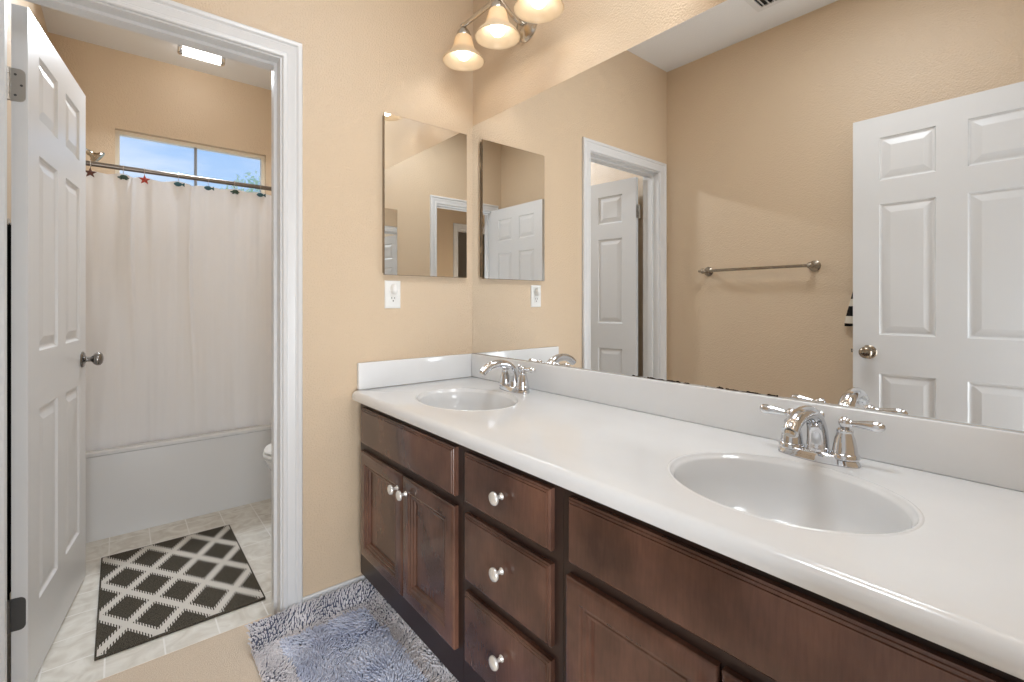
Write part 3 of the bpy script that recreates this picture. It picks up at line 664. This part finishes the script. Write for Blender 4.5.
def pile(test, name, m, seed):
    rnd = random.Random(seed); V = []; F = []; sp = .0068
    nx = int((RX1-RX0)/sp); ny = int((RY1-RY0)/sp)
    for i in range(nx):
        for j in range(ny):
            x = RX0+(i+.5)*sp+rnd.uniform(-.35, .35)*sp; y = RY0+(j+.5)*sp+rnd.uniform(-.35, .35)*sp
            if not test(x, y): continue
            a = mnoise.noise(Vector((x*7, y*7, 3.3)))*5.5+rnd.gauss(0, .35)
            lean = .55+.45*mnoise.noise(Vector((x*9, y*9, 9.1)))+rnd.gauss(0, .12); L = rnd.uniform(.014, .021)
            if name == 'pile_border': L *= .85
            dx, dy = math.cos(a)*lean, math.sin(a)*lean
            p0 = Vector((x, y, .008+lift(x, y))); p1 = p0+Vector((dx*.35, dy*.35, .62))*L; p2 = p1+Vector((dx*.8, dy*.8, .30))*L*.8
            for q in (p1, p2):
                q.y = min(q.y, RY1+.001); q.x = min(q.x, RX1+.002)
            k = len(V); r = rnd.uniform(.0020, .0027)
            for p, rr in ((p0, r*.9), (p1, r*1.05), (p2, r*.95)):
                for s in range(5):
                    t = 2*PI*s/5; V.append((p.x+rr*math.cos(t), p.y+rr*math.sin(t), p.z+(rr*.6*math.sin(t+1) if rr else 0)))
            V.append(tuple(p2+Vector((dx, dy, .6)).normalized()*r))
            for b in (0, 5):
                for s in range(5): F.append((k+b+s, k+b+(s+1) % 5, k+b+5+(s+1) % 5, k+b+5+s))
            for s in range(5): F.append((k+10+s, k+10+(s+1) % 5, k+15))
    me = bpy.data.meshes.new(name); me.from_pydata([(a-rg.location.x, b-rg.location.y, c2) for a, b, c2 in V], [], F); me.materials.append(m)
    me.polygons.foreach_set('use_smooth', [True]*len(me.polygons))
    o = bpy.data.objects.new(name, me); COL.objects.link(o); o.parent = rg; o['kind'] = 'stuff'; return o
BW = .085
inner = lambda x, y: RX0+BW < x < RX1-BW and RY0+BW < y < RY1-BW
o = pile(inner, 'pile_centre', M['rug_c'], 1); o['label'] = 'blue shaggy centre'
o = pile(lambda x, y: not inner(x, y), 'pile_border', M['rug_b'], 2); o['label'] = 'grey shaggy border'

# ------------------------------------------------------------------ trellis mat in the toilet room
bm = bbox_bm(-.252, .252, -.395, .395, 0, .009, .002, 2)
tm = obj('trellis_mat', bm, M['trellis'], None, 30); tm.location = (-1.089, .6095, .0005); tag(tm, 'flat dark brown mat with cream diamond trellis pattern on tile floor', 'rug')

# ------------------------------------------------------------------ bathtub
TX0, TX1, TY0, TY1 = XT+.002, -.003, 1.250, YF-.002
bt = empty('bathtub', (-.8, 1.25, 0), 0, 'white alcove bathtub behind the shower curtain', 'bathtub')
bm = bmesh.new()
def rrect(x0, x1, y0, y1, r, z, n=6):
    pts = []
    for cx, cyy, a0 in ((x1-r, y1-r, 0), (x0+r, y1-r, PI/2), (x0+r, y0+r, PI), (x1-r, y0+r, 3*PI/2)):
        for k in range(n+1): a = a0+k*PI/2/n; pts.append((cx+r*math.cos(a), cyy+r*math.sin(a), z))
    return [bm.verts.new(p) for p in pts]
rings = [rrect(TX0, TX1, TY0-.004, TY1, .004, 0), rrect(TX0, TX1, TY0, TY1, .004, .20), rrect(TX0, TX1, TY0+.010, TY1, .004, .405), rrect(TX0, TX1, TY0, TY1, .006, .412), rrect(TX0, TX1, TY0, TY1, .008, .424), rrect(TX0, TX1, TY0+.008, TY1, .01, .431),
         rrect(TX0+.045, TX1-.045, TY0+.045, TY1-.045, .05, .431), rrect(TX0+.050, TX1-.050, TY0+.050, TY1-.050, .05, .424), rrect(TX0+.06, TX1-.12, TY0+.062, TY1-.07, .08, .25), rrect(TX0+.14, TX1-.22, TY0+.11, TY1-.11, .12, .08), rrect(TX0+.2, TX1-.28, TY0+.16, TY1-.16, .12, .065)]
bridge(bm, rings); bm.faces.new(rings[-1]); obj('tub_shell', bm, M['tub'], bt, 40, True)
bm = bmesh.new(); lathe(bm, [(.0001, 0), (.036, 0), (.034, .006), (.0001, .009)], 24, Matrix.Translation((TX0+.105, 1.66, .33)) @ Matrix.Rotation(PI/2-.15, 4, 'Y'), False); obj('overflow_plate', bm, M['chrome'], bt, 40, True)

# rod, curtain, hooks
RY = 1.335; RZ = 1.856
bm = bmesh.new(); tube(bm, [(XT+.001, RY, RZ), (-.001, RY, RZ)], .0125, 16)
rod = empty('curtain_rod', (-.8, RY, RZ), 0, 'metal shower curtain rod below the high window', 'curtain rod'); obj('rail', bm, M['bronze'], rod, 60, True)
for x, s in ((XT, 1), (0, -1)):
    bm = bmesh.new(); lathe(bm, [(.0001, 0), (.032, 0), (.030, .008), (.016, .014), (.016, .03)], 24, Matrix.Translation((x, RY, RZ)) @ Matrix.Rotation(s*PI/2, 4, 'Y')); obj('flange', bm, M['bronze'], rod, 40, True)
HX = [-1.530, -1.389, -1.262, -1.176, -1.028, -.890, -.761, -.625, -.490, -.355, -.220, -.085]
KIND = ['fish', 'brownstar', 'turtle', 'redstar', 'fish', 'fish', 'turtle', 'fish', 'redstar', 'fish', 'turtle', 'fish']
CTOP = 1.822
bm = bmesh.new(); nx, nz = 420, 60; grid = []
for j in range(nz+1):
    v = j/nz; row = []
    for i in range(nx+1):
        u = i/nx; x = XT+.06+u*(-.06-XT-.06); 
        dn = min(abs(x-h) for h in HX)
        sag = .007*min(1, dn/.065)**2*(1 if x > -1.17 or x < -1.27 else 1.4)
        z1 = CTOP-sag; z = z1+(.392-z1)*v
        yy = RY+.004-.0*v
        fold = sum(.015*math.exp(-((x-h-.012*math.sin(3*h*7))/.022)**2)*math.cos(PI*min(1, v*.9)) for h in HX)*(1-v*.55)
        soft = .010*math.sin(x*21+1.4*math.sin(x*5+v*1.2))*(.35+.65*(1-v)) + .006*mnoise.noise(Vector((x*6, v*2.2, 1.0)))*2 + .0035*mnoise.noise(Vector((x*38, v*3.0, 4.0)))*(1.2-v*.5)+.0016*mnoise.noise(Vector((x*9, v*26, 8.0)))
        deep = .022*math.exp(-((x+1.225+.01*math.sin(v*7))/.014)**2)*(1-v)**1.2 + .018*math.exp(-((x+.965+.012*math.sin(v*5))/.010)**2)*(1-v)
        drift = .002
        row.append(bm.verts.new((x, yy-fold+soft+deep+drift, z)))
    grid.append(row)
bridge(bm, grid, False); cu = obj('shower_curtain', bm, M['curtain'], None, 180); tag(cu, 'white fabric shower curtain hanging inside the bathtub', 'shower curtain')
def star(bm, cx, cy, cz, R, t):
    f = [bm.verts.new((cx+(R if k % 2 == 0 else R*.42)*math.sin(k*PI/5), cy-t*.3, cz+(R if k % 2 == 0 else R*.42)*math.cos(k*PI/5))) for k in range(10)]
    b = [bm.verts.new((v.co.x, cy+t*.5, v.co.z)) for v in f]; bridge(bm, [f, b]); bm.faces.new(b); cv = bm.verts.new((cx, cy-t, cz))
    for k in range(10): bm.faces.new((f[k], f[(k+1) % 10], cv))
def fishbm(bm, cx, cy, cz, t):
    rings = []
    for px, h in ((-.023, .001), (-.020, .006), (-.012, .0115), (-.002, .013), (.008, .009), (.014, .0035), (.019, .007), (.025, .012)):
        rings.append([bm.verts.new((cx+px, cy+t*.5*math.cos(a)*(1 if px < .012 else .5), cz+h*math.sin(a))) for a in [2*PI*i/10 for i in range(10)]])
    bridge(bm, rings); bm.faces.new(rings[0]); bm.faces.new(rings[-1])
def turtlebm(bm, cx, cy, cz, t):
    def blob(x, z, rx, rz, ty):
        rings = []
        for k in range(7):
            b = -PI/2+PI*k/6; rr = max(.001, math.cos(b)); rings.append([bm.verts.new((x+rx*rr*math.cos(a), cy+ty*math.sin(b), z+rz*rr*math.sin(a))) for a in [2*PI*i/12 for i in range(12)]])
        bridge(bm, rings); bm.faces.new(rings[0]); bm.faces.new(rings[-1])
    blob(cx+.002, cz, .0165, .0115, t*.6); blob(cx-.018, cz-.003, .0065, .0045, t*.4)
    for dx, dz in ((-.010, -.011), (.012, -.011), (.018, -.004)): blob(cx+dx, cz+dz, .006, .0035, t*.3)
LAB = {'fish': 'dark blue fish', 'brownstar': 'dark brown starfish', 'turtle': 'dark green turtle', 'redstar': 'red starfish'}
WHERE = {-1.389: 'curtain hook with dark brown starfish beside the open door edge', -1.262: 'curtain hook with dark green turtle left of the red starfish', -1.176: 'curtain hook with a red starfish below the window',
         -1.028: 'curtain hook with blue fish next right of the red starfish', -.890: 'curtain hook with blue fish left of the right-hand turtle', -.761: 'curtain hook with small dark turtle between two blue fish', -.625: 'curtain hook with blue fish nearest the door casing'}
for x, k in zip(HX, KIND):
    if x not in WHERE: continue
    r = empty('curtain_hook', (x, RY, RZ), 0, WHERE[x], 'curtain hook', 'sea-creature shower curtain hooks')
    bm = bmesh.new(); loop = [(x, RY+.0165*math.sin(a), RZ+.0165*math.cos(a)) for a in [math.radians(-150+i*20) for i in range(16)]]
    loop = loop + [(x, RY-.006, RZ-.030), (x, RY-.008, RZ-.040)]
    tube(bm, loop, .0013, 6); obj('wire_ring', bm, M['chrome'], r, 60, True)
    bm = bmesh.new(); cyy, cz = RY-.022, RZ-.050
    if k.endswith('star'): star(bm, x, cyy, cz, .026, .007)
    elif k == 'fish': fishbm(bm, x, cyy, cz, .010)
    else: turtlebm(bm, x, cyy, cz, .010)
    tube(bm, [(x, cyy, cz+.008), (x, RY-.012, RZ-.034)], .0012, 6)
    o = obj('ornament', bm, M[{'fish': 'fish_blue', 'brownstar': 'star_brown', 'turtle': 'turtle_green', 'redstar': 'star_red'}[k]], r, 30, True); o['label'] = LAB[k]+' ornament'

# shower head on the left tub wall
sh = empty('wall_shower', (XT, 1.65, 2.02), 0, 'metal shower head on an arm left of the window', 'shower head')
bm = bmesh.new(); tube(bm, spline([(XT, 1.65, 2.03), (XT+.08, 1.65, 2.035), (XT+.15, 1.65, 2.015), (XT+.19, 1.65, 1.99)], 5), .0105, 12)
lathe(bm, [(.0001, 0), (.03, 0), (.027, .006), (.011, .010)], 20, Matrix.Translation((XT, 1.65, 2.03)) @ Matrix.Rotation(PI/2, 4, 'Y'), False); obj('shower_arm', bm, M['chrome'], sh, 50, True)
bm = bmesh.new(); lathe(bm, [(.0001, -.012), (.012, -.01), (.016, .0), (.014, .012), (.020, .022), (.040, .034), (.046, .040), (.046, .046), (.040, .049), (.0001, .0495)], 28, Matrix.Translation((XT+.195, 1.65, 1.985)) @ Matrix.Rotation(math.radians(128), 4, 'Y'), False)
obj('spray_head', bm, M['pewter'], sh, 40, True)

# ------------------------------------------------------------------ toilet
tl = empty('toilet', (-.36, .74, 0), 0, 'white toilet with closed lid, front tip peeking past the door casing', 'toilet')
TY = .74
bm = bmesh.new(); rings = []
def oval(cx, rx, ry, z, n=36, back=.8): return [bm.verts.new((cx-rx*math.cos(a) if math.cos(a) > 0 else cx-rx*back*math.cos(a), TY+ry*math.sin(a), z)) for a in [2*PI*i/n for i in range(n)]]
for cx, rx, ry, z in ((-.40, .20, .10, 0), (-.40, .19, .095, .03), (-.40, .17, .09, .12), (-.42, .19, .11, .2), (-.44, .235, .155, .29), (-.455, .262, .178, .355), (-.46, .268, .182, .385), (-.46, .262, .178, .392), (-.46, .20, .12, .392), (-.45, .16, .09, .30), (-.44, .06, .05, .22)): rings.append(oval(cx, rx, ry, z))
bridge(bm, rings); bm.faces.new(rings[0]); bm.faces.new(rings[-1]); obj('bowl', bm, M['porcelain'], tl, 50, True)
bm = bmesh.new(); rings = [oval(-.46, .268, .184, .396), oval(-.46, .274, .188, .402), oval(-.46, .274, .188, .412), oval(-.46, .268, .184, .417), oval(-.46, .18, .11, .417), oval(-.46, .18, .11, .396)]
bridge(bm, rings+[rings[0]]); obj('seat', bm, M['plastic'], tl, 50, True)
bm = bmesh.new(); rings = [oval(-.46, .262, .180, .421), oval(-.46, .270, .186, .427), oval(-.46, .264, .181, .438), oval(-.46, .235, .155, .447), oval(-.46, .15, .09, .452)]
bridge(bm, rings); bm.faces.new(rings[0]); bm.faces.new(rings[-1]); obj('lid', bm, M['plastic'], tl, 50, True)
obj('tank', bbox_bm(-.205, -.012, TY-.215, TY+.215, .40, .745, .018, 3), M['porcelain'], tl, 40, True)
obj('tank_lid', bbox_bm(-.215, -.004, TY-.225, TY+.225, .746, .778, .010, 3), M['porcelain'], tl, 40, True)
obj('tank_shelf', bbox_bm(-.28, -.012, TY-.11, TY+.11, .30, .40, .02, 3), M['porcelain'], tl, 40, True)
bm = bmesh.new(); tube(bm, [(-.205, TY-.16, .69), (-.222, TY-.16, .69), (-.226, TY-.12, .685), (-.226, TY-.08, .68)], .007, 12); obj('flush_lever', bm, M['chrome'], tl, 50, True)

# ------------------------------------------------------------------ toilet-room ceiling light
cl = empty('ceiling_light', (-.885, 1.655, CZ), 0, 'lit tubular ceiling light with chrome end caps in the toilet room', 'ceiling light')
LZ = CZ-.045; r_ = .036
bm = bmesh.new(); lathe(bm, [(r_, 0), (r_, .20)], 28, Matrix.Translation((-.985, 1.655, LZ)) @ Matrix.Rotation(PI/2, 4, 'Y')); obj('diffuser', bm, M['tube'], cl, 60, True)
for x, s in ((-.985, -1), (-.785, 1)):
    bm = bmesh.new(); lathe(bm, [(.0001, .024), (.026, .024), (.034, .021), (.038, .014), (.038, 0), (.0001, 0)], 28, Matrix.Translation((x, 1.655, LZ)) @ Matrix.Rotation(s*PI/2, 4, 'Y'), False)
    obj('end_cap', bm, M['chrome'], cl, 40, True)
obj('mounting_plate', bbox_bm(-1.0, -.77, 1.635, 1.675, CZ-.012, CZ), M['chrome'], cl, 0, True)

# dark towel hanging on the left wall behind the toilet-room door
hk = empty('wall_hook', (XT, .74, 1.46), 0, 'small hook holding the black towel behind the toilet room door', 'hook')
bm = bmesh.new(); lathe(bm, [(.0001, 0), (.018, 0), (.018, .004), (.0001, .006)], 20, Matrix.Translation((XT, .74, 1.46)) @ Matrix.Rotation(PI/2, 4, 'Y'), False); obj('hook_plate', bm, M['chrome'], hk, 40, True)
bm = bmesh.new(); tube(bm, spline([(XT+.004, .74, 1.46), (XT+.02, .74, 1.445), (XT+.03, .74, 1.455), (XT+.032, .74, 1.475)], 5), .004, 10); obj('hook_prong', bm, M['chrome'], hk, 60, True)
bm = bmesh.new(); grid = []
for j in range(30):
    v = j/29; row = []
    for i in range(31):
        u = i/30*2-1; row.append(bm.verts.new((XT+.022+.008*math.sin(u*7+v*2), .70+u*(.20+.03*v), 1.43-v*1.30)))
    grid.append(row)
bridge(bm, grid, False); tw = obj('bath_towel', bm, M['towel_black'], None, 60); tw.modifiers.new('thick', 'SOLIDIFY').thickness = .006
tag(tw, 'black bath towel seen through the gap behind the hinge edge of the door', 'towel')

# ------------------------------------------------------------------ bed in the far dark room, seen doubly reflected
bd = empty('bed', (-2.5, -4.4, 0), 0, 'dark wooden bed seen through the far doorway in the medicine cabinet mirror', 'bed')
obj('bed_frame', bbox_bm(-3.2, -1.75, -4.9, -3.75, .12, .42, .02), M['bedwood'], bd, 30, True)
obj('headboard', bbox_bm(-3.25, -1.70, -5.0, -4.93, 0, 1.55, .03), M['bedwood'], bd, 30, True)
obj('mattress', bbox_bm(-3.16, -1.79, -4.92, -3.78, .42, .78, .06, 3), M['bedding'], bd, 30, True)
for k, x in enumerate((-2.95, -2.25)):
    bm = bbox_bm(x, x+.55, -4.86, -4.66, .80, 1.22, .07, 4); o = obj('bed_pillow', bm, M['pillow'], None, 60)
    tag(o, ('tan pillow on the left of the dark bed', 'tan pillow on the right of the dark bed')[k], 'pillow', 'pillows on the far bed')
